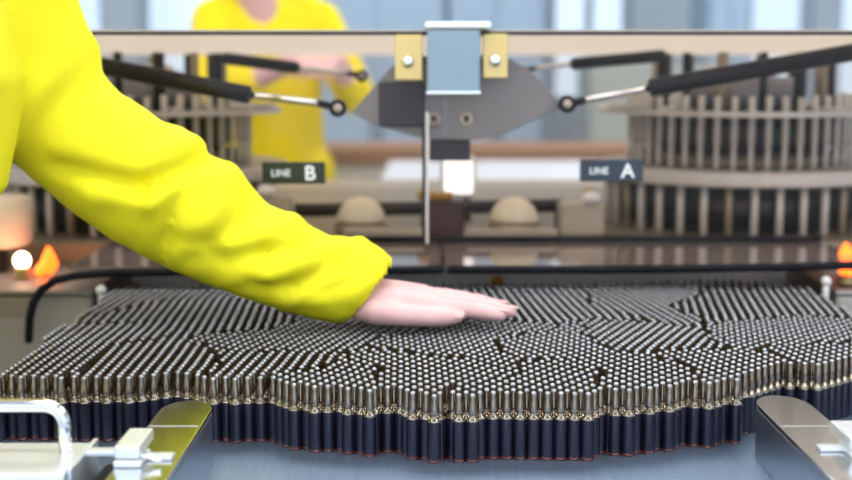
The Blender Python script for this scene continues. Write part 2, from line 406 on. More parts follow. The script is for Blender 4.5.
# the rest of the crowd: several thousand more, one object
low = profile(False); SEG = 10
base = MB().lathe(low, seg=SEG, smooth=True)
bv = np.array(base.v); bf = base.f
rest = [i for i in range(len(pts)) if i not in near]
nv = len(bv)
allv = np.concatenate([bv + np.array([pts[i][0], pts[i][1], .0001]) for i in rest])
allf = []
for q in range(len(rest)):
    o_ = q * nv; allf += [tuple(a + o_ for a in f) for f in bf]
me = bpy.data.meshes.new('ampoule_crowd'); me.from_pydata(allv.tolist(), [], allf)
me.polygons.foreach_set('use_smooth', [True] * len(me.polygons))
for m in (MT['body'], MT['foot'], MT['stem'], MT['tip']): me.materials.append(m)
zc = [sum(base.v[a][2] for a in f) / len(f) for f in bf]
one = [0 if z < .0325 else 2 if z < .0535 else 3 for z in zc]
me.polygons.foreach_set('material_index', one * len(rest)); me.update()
crowd = bpy.data.objects.new('ampoule_crowd', me); COL.objects.link(crowd)
tag(crowd, 'crowd of brown glass ampoules packed tight behind the front ranks under the hand', 'ampoules', None, 'stuff')
print('AMPOULES', len(pts), 'near', len(near), 'ranks', {a: len(b) for a, b in byrank.items()})

# ------------------------------------------------------------------ guides with clips, front block with handle
def guide(x0, x1, ytip, label, side):
    zt = .045; w = (x1 - x0) / 2; xc = (x0 + x1) / 2; yn = TY0 + .02
    t = thing('guide_bar', (xc, -.15, 0), label, 'guide', 'polished guide bars')
    poly = [(x0, yn, 0), (x1, yn, 0)]
    for k in range(0, 17):
        a = math.pi * k / 16; poly.append((xc + w * math.cos(a), ytip - w * 1.5 + w * 1.5 * math.sin(a), 0))
    MB().prism([Vector(p) + Vector((0, 0, .0)) for p in poly], (0, 0, .041)).build('rail_body', MT['steel'], t, bevel=.001, fix=True)
    MB().prism([Vector(p) + Vector((0, 0, .0412)) for p in poly], (0, 0, .0038)).build('top_plate', MT['polished'], t, bevel=.0008, fix=True)
    MB().box((x0 + .002, -.052, .0451), (x1 - .002, -.0508, .0454)).build('score_line', MT['lightgrey'], t)
    return t
def clip(xc, y, label, s):
    t = thing('guide_clip', (xc, y, .045), label, 'clip', 'silver clips on the guide bars')
    z = .0452
    MB().box((xc - .010, y - .023, z + .005), (xc + .007, y + .024, z + .0135)).build('clamp_block', MT['alu'], t, bevel=.0012)
    MB().box((xc - .010, y - .027, z), (xc + .009, y + .004, z + .0045)).build('clamp_foot', MT['alu'], t, bevel=.0008)
    MB().box((min(xc + s * .0075, xc + s * .026), y - .010, z), (max(xc + s * .0075, xc + s * .026), y + .002, z + .0025)).build('tongue', MT['alu'], t, bevel=.0006)
    MB().cyl((xc + .0072, y - .020, z + .0065), (xc + .021, y - .020, z + .004), .0018).build('lever', MT['chrome'], t)
    MB().cyl((xc - .002, y + .012, z + .0135), (xc - .002, y + .012, z + .0142), .0022).build('screw', MT['lightgrey'], t)
    return t
guide(-.2095, -.1690, .027, 'polished guide bar with rounded tip on the side of the worker', -1)
guide(.2650, .3080, .043, 'polished guide bar with rounded tip on the side away from the worker', 1)
clip(-.2000, -.128, 'silver clip on the guide bar next to the chrome handle', 1)
clip(.3020, -.108, 'silver clip on the guide bar away from the chrome handle', -1)
fb = thing('guide_block', (-.33, -.13, 0), 'white metal block at the table front carrying the chrome handle', 'machine block')
MB().box((-.42, -.165, .0), (-.240, -.092, .0445)).build('block_body', MT['alu'], fb, bevel=.0015)
MB().box((-.42, -.1665, .0), (-.2405, -.1652, .0440)).build('front_plate', MT['white'], fb, bevel=.0005)
MB().box((-.2398, -.160, .004), (-.2365, -.088, .0465)).build('end_plate', MT['alu'], fb, bevel=.0008)
MB().cyl((-.2290, -.20, .020), (-.2290, -.085, .020), .0065).build('roller', MT['strut'], fb)
MB().box((-.2364, -.128, .0445), (-.2095, -.117, .0485)).build('cross_arm', MT['alu'], fb, bevel=.0008)
hz = .0445
path = [(-.252, -.118, hz)]
path += [(-.252, -.118, hz + .020)]
for k in range(1, 9):
    a = math.pi / 2 * k / 8; path.append((-.252 - .014 * (1 - math.cos(a)), -.118, hz + .020 + .014 * math.sin(a)))
for k in range(0, 9):
    a = math.pi / 2 * k / 8; path.append((-.385 - .014 * math.sin(a), -.118, hz + .020 + .014 * math.cos(a)))
path.append((-.399, -.118, hz))
hd = MB().tube(path, .0046, seg=20, caps=False).build('handle', MT['chrome'], fb); hd['label'] = 'chrome bow handle on top of the block'

# ------------------------------------------------------------------ machine bed, lip panels, hood
BZ = .080
bed = thing('machine_bed', (.03, 1.2, FZ), 'grey steel machine bed under the clear hood', 'machine')
MB().box((-.95, .735, BZ - .03), (1.02, 1.75, BZ)).build('bed_plate', MT['tan'], bed, bevel=.003)
MB().box((-.93, .78, FZ), (1.0, 1.73, BZ - .0305)).build('cabinet', MT['grey'], bed, bevel=.004)
MB().box((-.43, .735, -.02), (.53, .775, BZ - .031)).build('throat_plate', MT['white'], bed, bevel=.002)
MB().box((-.42, .725, BZ + .001), (.53, .738, BZ + .009)).build('front_rail', MT['strut'], bed, bevel=.001)
sc_ = thing('side_casing', (-.62, .64, FZ), 'grey casing beside the table at the worker end, below the burner flames', 'machine')
MB().box((-.85, .514, FZ), (-.394, .725, .046)).build('casing_body', MT['grey'], sc_, bevel=.006)
MB().box((-.852, .512, .0465), (-.393, .724, .052)).build('casing_top', MT['grey'], sc_, bevel=.002)
sc2 = thing('side_casing', (.75, .64, FZ), 'grey casing beside the table at the end away from the worker', 'machine')
MB().box((.484, .514, FZ), (.95, .725, .046)).build('casing_body', MT['grey'], sc2, bevel=.006)
MB().box((.483, .512, .0465), (.952, .724, .052)).build('casing_top', MT['grey'], sc2, bevel=.002)

PY = .50
def P(px, py, Y=PY): return at(px, py, Y)
zt_ = P(426, 34).z
def pane_poly(a): return [P(px, py) for px, py in a]
XG = .0225      # the gap between the two doors
# left door
dl = thing('hood_door', (-.3, PY, .08), 'clear hood door above the arm, carrying the LINE B sign', 'hood door', 'clear hood doors')
xl = P(-70, 100).x; zb = P(300, 270).z
cut = [(28, 340), (29, 318), (33, 302), (41, 290), (54, 281), (75, 276), (110, 273.5), (200, 272), (300, 271.5), (455, 271)]
poly = [Vector((XG - .0012, PY, zt_)), Vector((xl, PY, zt_)), Vector((xl, PY, P(28, 318).z + .0)), P(29, 318)] + [P(a, b) for a, b in cut[2:]]
poly[-1].x = XG - .0012
MB().prism([(p.x, PY, p.z) for p in poly], (0, .005, 0)).build('pane', MT['acrylic'], dl, fix=True)
MB().tube([P(a, b) + Vector((0, .0025, 0)) for a, b in cut[:-1]] + [Vector((XG - .0058, PY + .0025, zb))], .0050, seg=12).build('gasket', MT['rubber'], dl)
MB().tube([(xl, PY + .0025, zt_ + .001), (XG - .003, PY + .0025, zt_ + .001)], .0021, seg=10).build('top_edge', MT['rubber'], dl)
MB().box((-.42, PY + .008, zb - .001), (XG - .0015, .715, zb + .003)).build('lip', MT['lip'], dl)
MB().tube([(XG - .003, PY + .012, zb + .0045), (XG - .003, .712, zb + .0045)], .0016, seg=8).build('lip_edge', MT['rubber'], dl)
# right door
dr = thing('hood_door', (.35, PY, .08), 'clear hood door carrying the LINE A sign, away from the worker', 'hood door', 'clear hood doors')
xr = P(920, 100).x
bot = [(459, 271), (600, 270), (720, 268.5), (800, 267), (870, 265), (920, 264)]
poly = [Vector((XG + .0012, PY, P(459, 271).z))] + [P(a, b) for a, b in bot[1:]] + [Vector((xr, PY, zt_)), Vector((XG + .0012, PY, zt_))]
poly[len(bot) - 1].x = xr
MB().prism([(p.x, PY, p.z) for p in poly], (0, .005, 0)).build('pane', MT['acrylic'], dr, fix=True)
MB().tube([Vector((XG + .0058, PY + .0025, zb))] + [P(a, b) + Vector((0, .0025, 0)) for a, b in bot[1:]], .0050, seg=12).build('gasket', MT['rubber'], dr)
MB().tube([(XG + .003, PY + .0025, zt_ + .001), (xr, PY + .0025, zt_ + .001)], .0021, seg=10).build('top_edge', MT['rubber'], dr)
MB().box((XG + .0015, PY + .008, zb - .001), (.53, .715, zb + .003)).build('lip', MT['lip'], dr)
# hood roof and frame
hf = thing('hood_frame', (.03, 1.0, BZ), 'beige frosted hood roof with its posts over the machine', 'hood')
y0_, y1_ = PY + .008, 1.55
zr0 = zt_ - .001; zr1 = at(426, 55, y1_).z
MB().add([(-.95, y0_, zr0), (1.02, y0_, zr0), (1.02, y1_, zr1), (-.95, y1_, zr1), (-.95, y0_, zr0 + .006), (1.02, y0_, zr0 + .006), (1.02, y1_, zr1 + .006), (-.95, y1_, zr1 + .006)],
         [(0, 3, 2, 1), (4, 5, 6, 7), (0, 1, 5, 4), (1, 2, 6, 5), (2, 3, 7, 6), (3, 0, 4, 7)]).build('roof_sheet', MT['roof'], hf)
for x in (-.94, 1.01):
    for y, zz in ((PY + .02, zr0 - .001), (y1_ - .02, zr1 - .001)): MB().box((x - .01, y - .01, BZ + .0005 if y > .74 else .0525), (x + .01, y + .01, zz)).build('post', MT['steel'], hf)
MB().box((-.0045, PY + .0065, zb + .03), (-.0005, PY + .011, .262)).build('centre_post', MT['darkmetal'], hf)
MB().box((-.0003, PY + .0065, zb + .03), (.0032, PY + .010, .262)).build('centre_trim', MT['alu'], hf)

# centre hinge hardware
hb = thing('hinge_bracket', (.03, .49, .28), 'blue-grey centre bracket clasping the hood top between brass plates', 'bracket')
a, b = P(427, 93, .488), P(480, 30, .488)
MB().box((a.x, .480, a.z), (b.x, .496, b.z)).build('cover', MT['brack'], hb, bevel=.0015)
MB().box((a.x - .001, .479, a.z - .001), (b.x + .001, .4975, a.z + .002)).build('lower_edge', MT['alu'], hb, bevel=.0005)
MB().box((a.x - .002, .478, max(b.z, zr0 + .006) + .0008), (b.x + .012, .545, max(b.z, zr0 + .006) + .008)).build('top_cap', MT['white'], hb, bevel=.002)
for (x0, x1, y0, y1), lab, (bx_, by_) in (((395, 422, 35, 80), 'brass plate with a bolt, fixed to the hood beside the bracket on the worker side', (408, 62)),
                              ((483, 508, 34, 78), 'brass plate with a bolt, fixed to the hood beside the bracket away from the worker', (495, 61))):
    a, b = P(x0, y1, .49), P(x1, y0, .49)
    t = thing('hinge_plate', ((a.x + b.x) / 2, .494, a.z), lab, 'plate', 'brass hinge plates')
    MB().box((a.x, .490, a.z), (b.x, .4985, b.z)).build('plate', MT['brass'], t, bevel=.001)
    c = P(bx_, by_, .49)
    MB().sphere((c.x, .4895, c.z), .0068, sy=.6).build('bolt_head', MT['chrome'], t)
gp = thing('gusset_plate', (.03, .53, .25), 'dark grey gusset plate behind the hood joining both gas struts', 'plate')
g = [(352, 112), (392, 66), (420, 56), (505, 56), (530, 70), (556, 98), (560, 108), (505, 134), (470, 140), (420, 138), (372, 124)]
MB().prism([at(x, y, .535) for x, y in g], (0, .006, 0)).build('plate', MT['plate'], gp, bevel=.001, fix=True)
a, b = at(379, 127, .527), at(424, 82, .527)
MB().box((a.x, .522, a.z), (b.x, .5345, b.z)).build('switch_box', MT['navy'], gp, bevel=.002)
a, b = at(430, 160, .56), at(470, 139, .56)
MB().box((a.x, .545, a.z), (b.x, .575, b.z)).build('sensor_box', MT['navy'], gp, bevel=.002)
for px in (434, 466):
    c = at(px, 119, .533)
    MB().lathe([(.0035, 0), (.008, 0), (.008, .003), (.0035, .003), (.0035, 0)], c, 20, (0, -1, 0)).build('washer', MT['lightgrey'], gp)
def strut(e, r0, r1, c1, rad, Y0, Y1, label):
    pe, p0, p1, p2 = at(*e, Y0), at(*r0, Y0), at(*r1, Y0 + (Y1 - Y0) * .3), at(*c1, Y1)
    t = thing('gas_strut', pe, label, 'gas strut', 'gas struts of the hood')
    MB().lathe([(rad * .42, -.005), (rad * .98, -.005), (rad * .98, .005), (rad * .42, .005), (rad * .42, -.005)], pe, 24, (0, 1, 0)).build('eyelet', MT['strut'], t)
    MB().sphere(pe + Vector((0, -.004, 0)), rad * .5).build('ball_pin', MT['lightgrey'], t)
    d = (p0 - pe).normalized()
    MB().cyl(pe + d * rad * .8, p0, rad * .45, rad * .42).build('rod_end', MT['strut'], t)
    MB().cyl(p0, p1, rad * .40).build('rod', MT['chrome'] if rad > .008 else MT['lightgrey'], t)
    MB().cyl(p1, p2, rad).build('cylinder', MT['strut'], t)
    return t
strut((567, 104), (585, 100), (650, 88), (866, 50), .0105, .52, .56, 'black gas strut with silver rod rising over the LINE A side of the hood')
strut((338, 108), (318, 103), (250, 95), (60, 58), .0105, .52, .56, 'black gas strut with silver rod over the arm side of the hood')
strut((522, 72), (535, 68), (572, 64), (664, 55.5), .0085, .80, .83, 'thin rear gas strut behind the LINE A side of the hood')
strut((362, 76), (348, 73), (298, 68), (224, 58), .0085, .80, .83, 'thin rear gas strut behind the arm side of the hood')
def sign(x0, y0, x1, y1, m, txt, label):
    a, b = P(x0, y1, .494), P(x1, y0, .494)
    t = thing('line_sign', ((a.x + b.x) / 2, .4965, a.z), label, 'sign', 'line signs on the hood')
    MB().box((a.x, .4945, a.z), (b.x, .4985, b.z)).build('board', m, t, bevel=.0006)
    w, h = b.x - a.x, b.z - a.z
    for s_, size, fx, off, fz in ((txt[0], h * .44, .30, .0001, .35), (txt[1], h * .92, .76, .00035, .19)):
        c = bpy.data.curves.new('lettering', 'FONT'); c.body = s_; c.size = size; c.align_x = 'CENTER'; c.extrude = .0004; c.offset = off
        c.materials.append(MT['letter'])
        tmp = bpy.data.objects.new('lettering_curve', c); COL.objects.link(tmp)
        lm = bpy.data.meshes.new_from_object(tmp.evaluated_get(bpy.context.evaluated_depsgraph_get())); bpy.data.objects.remove(tmp)
        o = bpy.data.objects.new('lettering', lm); COL.objects.link(o); o.parent = t
        o.rotation_euler = (R(90), 0, 0)
        o.location = Vector((a.x + w * fx, .4938, a.z + h * fz)) - t.location
sign(580, 160, 643, 181.5, MT['signA'], ('LINE', 'A'), 'dark navy plate with white lettering LINE A')
sign(262, 162, 325, 184, MT['signB'], ('LINE', 'B'), 'dark green plate with white lettering LINE B')

# ------------------------------------------------------------------ machinery behind the hood
def carousel(xc, yc, label, seed):
    rnd = random.Random(seed)
    t = thing('filling_carousel', (xc, yc, BZ), label, 'filling machine', 'rotary filling carousels')
    MB().cyl((xc, yc, BZ + .001), (xc, yc, .150), .186, seg=48).build('drum', MT['darkmetal'], t)
    MB().lathe([(.15, .150), (.222, .150), (.225, .153), (.225, .167), (.222, .170), (.15, .170), (.15, .150)], (xc, yc, 0), 72, smooth=False).build('ring', MT['lightgrey'], t)
    MB().cyl((xc, yc, .1705), (xc, yc, .188), .150, seg=48).build('turntable', MT['tan'], t)
    MB().ring((xc, yc, .246), .215, .012, .007).build('upper_ring', MT['lightgrey'], t)
    MB().cyl((xc, yc, .2505), (xc, yc, .300), .085, seg=40).build('hub', MT['plate'], t)
    MB().cyl((xc, yc, .3005), (xc, yc, .318), .055, seg=32).build('hub_cap', MT['lightgrey'], t)
    n = 36
    for k_ in range(n):
        a = 2 * math.pi * (k_ + .3) / n; x, y = xc + .198 * math.cos(a), yc + .198 * math.sin(a)
        MB().cyl((x, y, BZ + .0005), (x, y, .1495), .0055, seg=10).build('post', MT['lightgrey'] if k_ % 5 else MT['tan'], t)
    MB().cyl((xc, yc, .1885), (xc, yc, .250), .140, seg=48).build('core', MT['darkmetal'], t)
    n = 44
    for k_ in range(n):
        a = 2 * math.pi * k_ / n; x, y = xc + .165 * math.cos(a), yc + .165 * math.sin(a)
        z1 = .272 + .004 * rnd.random()
        MB().cyl((x, y, .1702), (x, y, .205), .0036, seg=8).cyl((x, y, .2051), (x, y, z1), .0048, seg=10).build('needle', MT['lightgrey'], t)
    for k_ in range(14):
        a = 2 * math.pi * (k_ + .5) / 14; x, y = xc + .128 * math.cos(a), yc + .128 * math.sin(a)
        MB().cyl((x, y, .2505), (x, y, .335), .0085 if k_ % 2 else .006, seg=12).build('column', MT['strut'] if k_ % 3 else MT['tan'], t)
    for k_ in range(10):
        a = 2 * math.pi * (k_ + .25) / 10
        p0, p1 = (xc + .135 * math.cos(a), yc + .135 * math.sin(a), .2525), (xc + .208 * math.cos(a), yc + .208 * math.sin(a), .2560)
        MB().cyl(p0, p1, .004, seg=8).build('arm', MT['lightgrey'], t)
    return t
carousel(.4785, .985, 'round filling carousel of rods and posts behind the LINE A sign', 1)
carousel(-.4365, .985, 'round filling carousel of rods and posts behind the yellow sleeve', 2)

def simple(name, mb, m, loc, label, cat, group=None, bevel=.0015):
    return tag(mb.build(name, m, loc=loc, bevel=bevel), label, cat, group)
# two cream domes
for px, lab in ((361, 'cream dome cover next to the yellow cuff, behind the hood'), (514, 'cream dome cover near the middle of the hood, beside the maroon block')):
    c = at(px, 222, .79); t = thing('dome_cover', (c.x, .79, BZ), lab, 'machine cover', 'cream dome covers')
    MB().cyl((c.x, .79, BZ + .0005), (c.x, .79, .103), .036).build('base_ring', MT['tan'], t)
    MB().sphere((c.x, .79, .1032), .0335, sz=.98, top=True, seg=28).build('dome', MT['cream'], t)
c0, c1 = at(345, 240, .765), at(428, 226, .765)
simple('cover_strip', MB().box((c0.x, .742, BZ + .0005), (c1.x - .006, .752, .097)), MT['beige'], (c0.x, .747, BZ), 'beige strip in front of the dome next to the cuff', 'machine part')
c0, c1 = at(466, 240, .765), at(556, 226, .765)
simple('cover_strip', MB().box((c0.x, .742, BZ + .0005), (c1.x, .752, .097)), MT['beige'], (c0.x, .747, BZ), 'beige strip in front of the dome beside the maroon block', 'machine part')
cb = thing('drive_column', (.02, .80, BZ), 'dark maroon drive column in the middle of the machine', 'machine column')
a, b = at(428, 240, .79), at(464, 200, .79)
MB().box((a.x, .775, BZ + .0005), (b.x, .815, b.z)).build('gear_block', MT['maroon'], cb, bevel=.002)
MB().cyl(((a.x + b.x) / 2 - .006, .80, b.z + .0005), ((a.x + b.x) / 2 - .006, .80, b.z + .010), .016).build('collar', MT['amberbit'], cb)
a, b = at(441, 197, .98), at(476, 157, .98)
wb = thing('control_box', ((a.x + b.x) / 2, 1.0, BZ), 'bright white box with added glow on front in the middle behind the hood', 'box')
MB().box((a.x, .97, a.z), (b.x, 1.03, b.z)).build('box_body', MT['white'], wb, bevel=.004)
MB().box((a.x + .008, .985, BZ + .0005), (b.x - .008, 1.015, a.z - .0005)).build('stand', MT['strut'], wb)
MB().box((a.x + .005, .9685, a.z + .006), (b.x - .005, .9697, b.z - .006)).build('added_glow_front', MT['lit'], wb)  # glowing sheet added to keep the box front bright
a, b = at(558, 240, .83), at(602, 202, .83)
bo = thing('junction_post', ((a.x + b.x) / 2, .82, BZ), 'beige junction post under the LINE A sign', 'machine post')
MB().box((a.x, .80, BZ + .0005), (b.x, .85, b.z)).build('post_body', MT['beige'], bo, bevel=.003)
MB().sphere(((a.x + b.x) / 2 + .012, .80, b.z + .008), .013, sz=.75).build('sensor_head', MT['white'], bo)
a = at(268, 240, .82)
bo = thing('junction_post', (a.x, .82, BZ), 'beige junction post under the LINE B sign', 'machine post')
MB().box((a.x - .02, .80, BZ + .0005), (a.x + .035, .85, .135)).build('post_body', MT['beige'], bo, bevel=.003)
MB().sphere((a.x, .80, .143), .013, sz=.75).build('sensor_head', MT['white'], bo)
# valve knobs between domes
for px, lab in ((424, 'small amber knob beside the shaft'), (590, 'small amber knob behind the junction post of LINE A')):
    c = at(px, 214, .90); z0 = BZ + .0005
    t = thing('valve_knob', (c.x, .90, BZ), lab, 'knob', 'amber valve knobs')
    MB().cyl((c.x, .90, z0), (c.x, .90, .122), .006).build('spindle', MT['lightgrey'], t)
    MB().sphere((c.x, .90, .128), .010).build('knob', MT['amberbit'], t)
simple('guard_bar', MB().cyl((-.22, .87, .108), (.20, .87, .116), .010).box((-.222, .862, BZ + .0005), (-.206, .878, .109)).box((.186, .862, BZ + .0005), (.202, .878, .117)), MT['darkmetal'], (0, .87, BZ), 'dark guard bar running behind the two cream domes', 'bar', bevel=0)
# under the lip: fittings on the throat
c = at(497, 283, .735)
t = thing('throat_nozzle', (c.x, .73, 0), 'amber nozzle low under the hood lip beyond the fingertips', 'nozzle')
MB().cyl((c.x, .722, .0005), (c.x, .722, c.z), .006).build('stalk', MT['lightgrey'], t)
MB().sphere((c.x, .722, c.z + .004), .0085).build('tip', MT['amberbit'], t)
for px, py, lab in ((826, 283, 'pale round knob standing at the back corner of the table away from the worker'), (77, 292, 'pale round knob standing at the back corner of the table by the worker')):
    c = at(px, py, .50); xk = max(min(c.x, .470), -.380)
    t = thing('rail_knob', (xk, .50, .036), lab, 'knob', 'pale rail knobs')
    MB().cyl((xk, .50, .0362), (xk, .50, c.z), .004).build('pin', MT['lightgrey'], t)
    MB().sphere((xk, .50, c.z + .002), .0065).build('knob', MT['lightgrey'], t)
# burners with flames
def burner(px, py, Y, core, flames, label, zb_):
    c = at(px, py, Y); t = thing('gas_burner', (c.x, Y, zb_), label, 'burner', 'gas burners')
    MB().cyl((c.x, Y, zb_ + .0005), (c.x, Y, c.z - .012), .009).cyl((c.x, Y, c.z - .0118), (c.x, Y, c.z - .004), .012, .006).build('nozzle', MT['brass'], t)
    if core: MB().sphere((c.x, Y, c.z + .002), .0105, sz=1.05).build('flame_core', MT['flamecore'], t)
    for dx, dz, r, sz in flames:
        MB().lathe([(r * .3, -r * sz), (r * .85, -r * .4 * sz), (r, 0), (r * .7, r * .7 * sz), (r * .25, r * 1.5 * sz), (.0005, r * 1.6 * sz)], (c.x + dx, Y + .012, c.z + dz), 16).build('flame', MT['flame'], t)
burner(22, 262, .60, True, [(.030, -.004, .0115, 1.2), (.018, -.014, .007, 1.0), (-.003, -.018, .008, 1.0)], 'gas burner with a white-hot flame at the table corner by the worker', .0525)
burner(43, 288, .56, False, [(.0, .0, .0045, 1.0)], 'small low gas burner with a tiny flame near the black gasket corner', .0525)
burner(852, 258, .60, False, [(-.004, .0, .010, 1.1), (.010, .006, .008, 1.2)], 'gas burner with orange flames at the table corner away from the worker', .0525)
burner(846, 273, .555, False, [(.0, .0, .0055, .7), (.008, -.002, .005, .7)], 'small low flame built as the reflection of the orange flames away from the worker', .0525)  # the flames' reflection, built as a second small burner below them
# cream drum at far left
c = at(5, 222, .70)
t = thing('cream_drum', (c.x, .68, .0525), 'cream drum behind the flame at the worker end of the machine', 'drum')
zc0 = at(5, 248, .64).z
MB().lathe([(.010, zc0), (.045, zc0), (.052, zc0 + .006), (.052, zc0 + .058), (.048, zc0 + .064), (.01, zc0 + .064)], (c.x - .006, .66, 0), 36).build('drum_body', MT['cream'], t)
MB().cyl((c.x - .006, .66, .0525), (c.x - .006, .66, zc0 - .0005), .02).build('drum_stand', MT['darkmetal'], t)

# ------------------------------------------------------------------ beyond the machine
wt = thing('worktop_table', (.35, 2.35, FZ), 'pale blue-white table beyond the machine', 'table')
MB().box((-.12, 1.80, -.01), (1.5, 3.2, .02)).build('tabletop', MT['worktop'], wt, bevel=.004)
for x in (-.08, 1.46):
    for y in (1.85, 3.15): MB().box((x - .025, y - .025, FZ), (x + .025, y + .025, -.0105)).build('leg', MT['steel'], wt)
cbn = thing('cupboard', (.25, 3.6, FZ), 'low brown cupboard beyond the pale table', 'cupboard')
MB().box((-.55, 3.4, FZ), (1.1, 3.8, -.005)).build('carcass', MT['beige'], cbn, bevel=.004)
MB().box((-.57, 3.38, -.0045), (1.12, 3.82, .048)).build('top_board', MT['brown'], cbn, bevel=.004)
for x0, x1 in ((-.54, -.01), (.0, .54), (.55, 1.09)): MB().box((x0, 3.385, FZ + .08), (x1, 3.3995, -.02)).build('door', MT['lightgrey'], cbn, bevel=.002)
def cabinet(x0, x1, y0, y1, z1, m, label):
    t = thing('equipment_cabinet', ((x0 + x1) / 2, (y0 + y1) / 2, FZ), label, 'cabinet', 'tall equipment cabinets by the far wall')
    MB().box((x0, y0, FZ), (x1, y1, z1)).build('body', m, t, bevel=.006)
    xm = (x0 + x1) / 2
    for a, b in ((x0 + .02, xm - .004), (xm + .004, x1 - .02)):
        d = MB().box((a, y0 - .015, FZ + .1), (b, y0 - .0005, z1 - .04)).build('door', m, t, bevel=.003)
        MB().box((xm - .03 if a < xm - .1 and b < xm else xm + .02, y0 - .03, -.1), (xm - .02 if b < xm else xm + .03, y0 - .0155, .1)).build('handle', MT['chrome'], d)
mg = mat('cabinet_grey_green', srgb(164, 172, 168), .5); mb_ = mat('cabinet_blue_grey', srgb(168, 190, 212), .45)
cabinet(-.62, .10, 5.9, 6.5, 1.15, mb_, 'tall blue-grey cabinet by the far wall, behind the yellow clad person')
cabinet(.12, .62, 5.9, 6.5, 1.05, mb_, 'tall blue-grey cabinet by the far wall, behind the centre bracket')
cabinet(1.42, 1.62, 5.6, 6.1, .95, mb_, 'narrow blue-grey cabinet by the far wall, toward the LINE A side')
cabinet(.75, 1.35, 5.0, 5.5, .34, mg, 'low grey-green cabinet beyond the LINE A sign')
cabinet(-1.9, -1.2, 5.0, 5.5, .30, mg, 'low grey-green cabinet beyond the yellow sleeve')
# ------------------------------------------------------------------ people
def head_mb(mb, c, fwd, s=1.0):
    """skull, jaw, nose, ears, brow; fwd = horizontal facing direction"""
    c = Vector(c); f = Vector(fwd).normalized(); r = f.cross(Vector((0, 0, 1))); u = Vector((0, 0, 1))
    def blob(a, b, z, rad, sx=1, sy=1, sz=1):
        n0 = len(mb.v); mb.sphere((0, 0, 0), rad, sx, sy, sz)
        for i in range(n0, len(mb.v)):
            v = Vector(mb.v[i]); q = c + f * (v.x + a) * s + r * (v.y + b) * s + u * (v.z + z) * s; mb.v[i] = tuple(q)
    blob(-.012, 0, .03, .092, 1.02, .84, .95); blob(.022, 0, -.035, .066, 1.0, .88, 1.05); blob(.052, 0, -.088, .028, .9, 1.1, .7)
    blob(.090, 0, -.012, .014, .9, .8, 1.5); blob(.098, 0, -.026, .012, 1, 1.15, .8)
    blob(.076, 0, .022, .03, .5, 1.6, .35); blob(.078, 0, -.058, .018, .6, 1.4, .5)
    for e in (-1, 1): blob(-.005, e * .079, -.005, .026, .65, .3, 1.1)
    return f, r, u
def capsule(mb, a, b, ra, rb, n=5, seg=16, flat=None):
    a, b = Vector(a), Vector(b)
    mb.tube([a.lerp(b, i / n) for i in range(n + 1)], [ra + (rb - ra) * i / n for i in range(n + 1)], seg=seg, flat=flat)
def hand_mb(mb, wrist, ax, side, up, s=1.0, curl=.1, spread=1.0):
    """ax: toward the fingertips, side: toward the thumb, up: out of the back of the hand (metres)"""
    w = Vector(wrist); X = Vector(ax).normalized(); U = Vector(up); U = (U - X * U.dot(X)).normalized(); S = Vector(side); S = (S - X * S.dot(X) - U * S.dot(U)).normalized()
    Q = lambda x, y, z: w + X * x * s * .001 + S * y * s * .001 + U * z * s * .001
    fl = (U.x, U.y, U.z, .62)
    # palm: metacarpal ridges
    for y0, y1, x1, r0, r1 in ((12, 27, 86, 15, 12), (5, 8, 90, 16, 12.5), (-4, -11, 87, 16, 12), (-12, -28, 80, 15, 11)):
        mb.tube([Q(-4, y0 * .8, 0), Q(22, y0 * 1.1 + 1, 0), Q(55, (y0 + y1) / 2, 1), Q(x1, y1, 0)], [r0 * .001 * s, r0 * 1.1 * .001 * s, (r0 + r1) / 2 * 1.05 * .001 * s, r1 * .001 * s], seg=16, flat=(U.x, U.y, U.z, .92))
    mb.tube([Q(20, -20, -6), Q(60, -26, -6)], [.013 * s, .010 * s], seg=14)          # heel of the hand
    tips = []
    for y0, L, dirv, xb in ((27, 70, .06, 86), (8, 78, .01, 90), (-11, 72, -.03, 87), (-28, 56, -.08, 80)):
        d = dirv * spread; p = [Q(xb - 8, y0, 0)]; x, y, z, ang = xb, y0, 0, curl * .3
        for seg_, f in ((.45, 1), (.30, 1.3), (.25, 1.0)):
            for h in (.5, 1.0):
                x += L * seg_ * .5 * math.cos(ang); y += L * seg_ * .5 * d; z -= L * seg_ * .5 * math.sin(ang); p.append(Q(x, y, z))
            ang += curl * f
        k = .9 if L < 60 else 1
        rr = [v * .001 * s * k for v in (9.6, 8.8, 9.0, 8.0, 8.2, 7.4, 6.2)]
        mb.tube(p, rr, seg=14); tips.append((p[-1], p[-1] - p[-2], 6.6 * .001 * s))
    p = [Q(14, 20, -5), Q(34, 34, -8), Q(58, 41, -8.5), Q(86, 41, -8), Q(100, 39, -7.5), Q(112, 36, -7)]
    mb.tube(p, [v * .001 * s for v in (15, 14, 11, 9.8, 9.2, 7.0)], seg=16)
    tips.append((p[-1], p[-1] - p[-2], .0075 * s))
    return tips, U, S
def nails(tips, U, S, parent):
    for k_, (p, d, r) in enumerate(tips):
        d = d.normalized(); up = U if k_ < 4 else (U * .6 + S * .8).normalized()
        c = p + up * r * .86 + d * r * .25
        n = MB(); n.sphere((0, 0, 0), 1)
        side = d.cross(up)
        n.v = [tuple(c + d * v[0] * .0062 + side * v[1] * .0046 + up * v[2] * .0012) for v in n.v]
        n.build('fingernail', MT['nail'], parent)

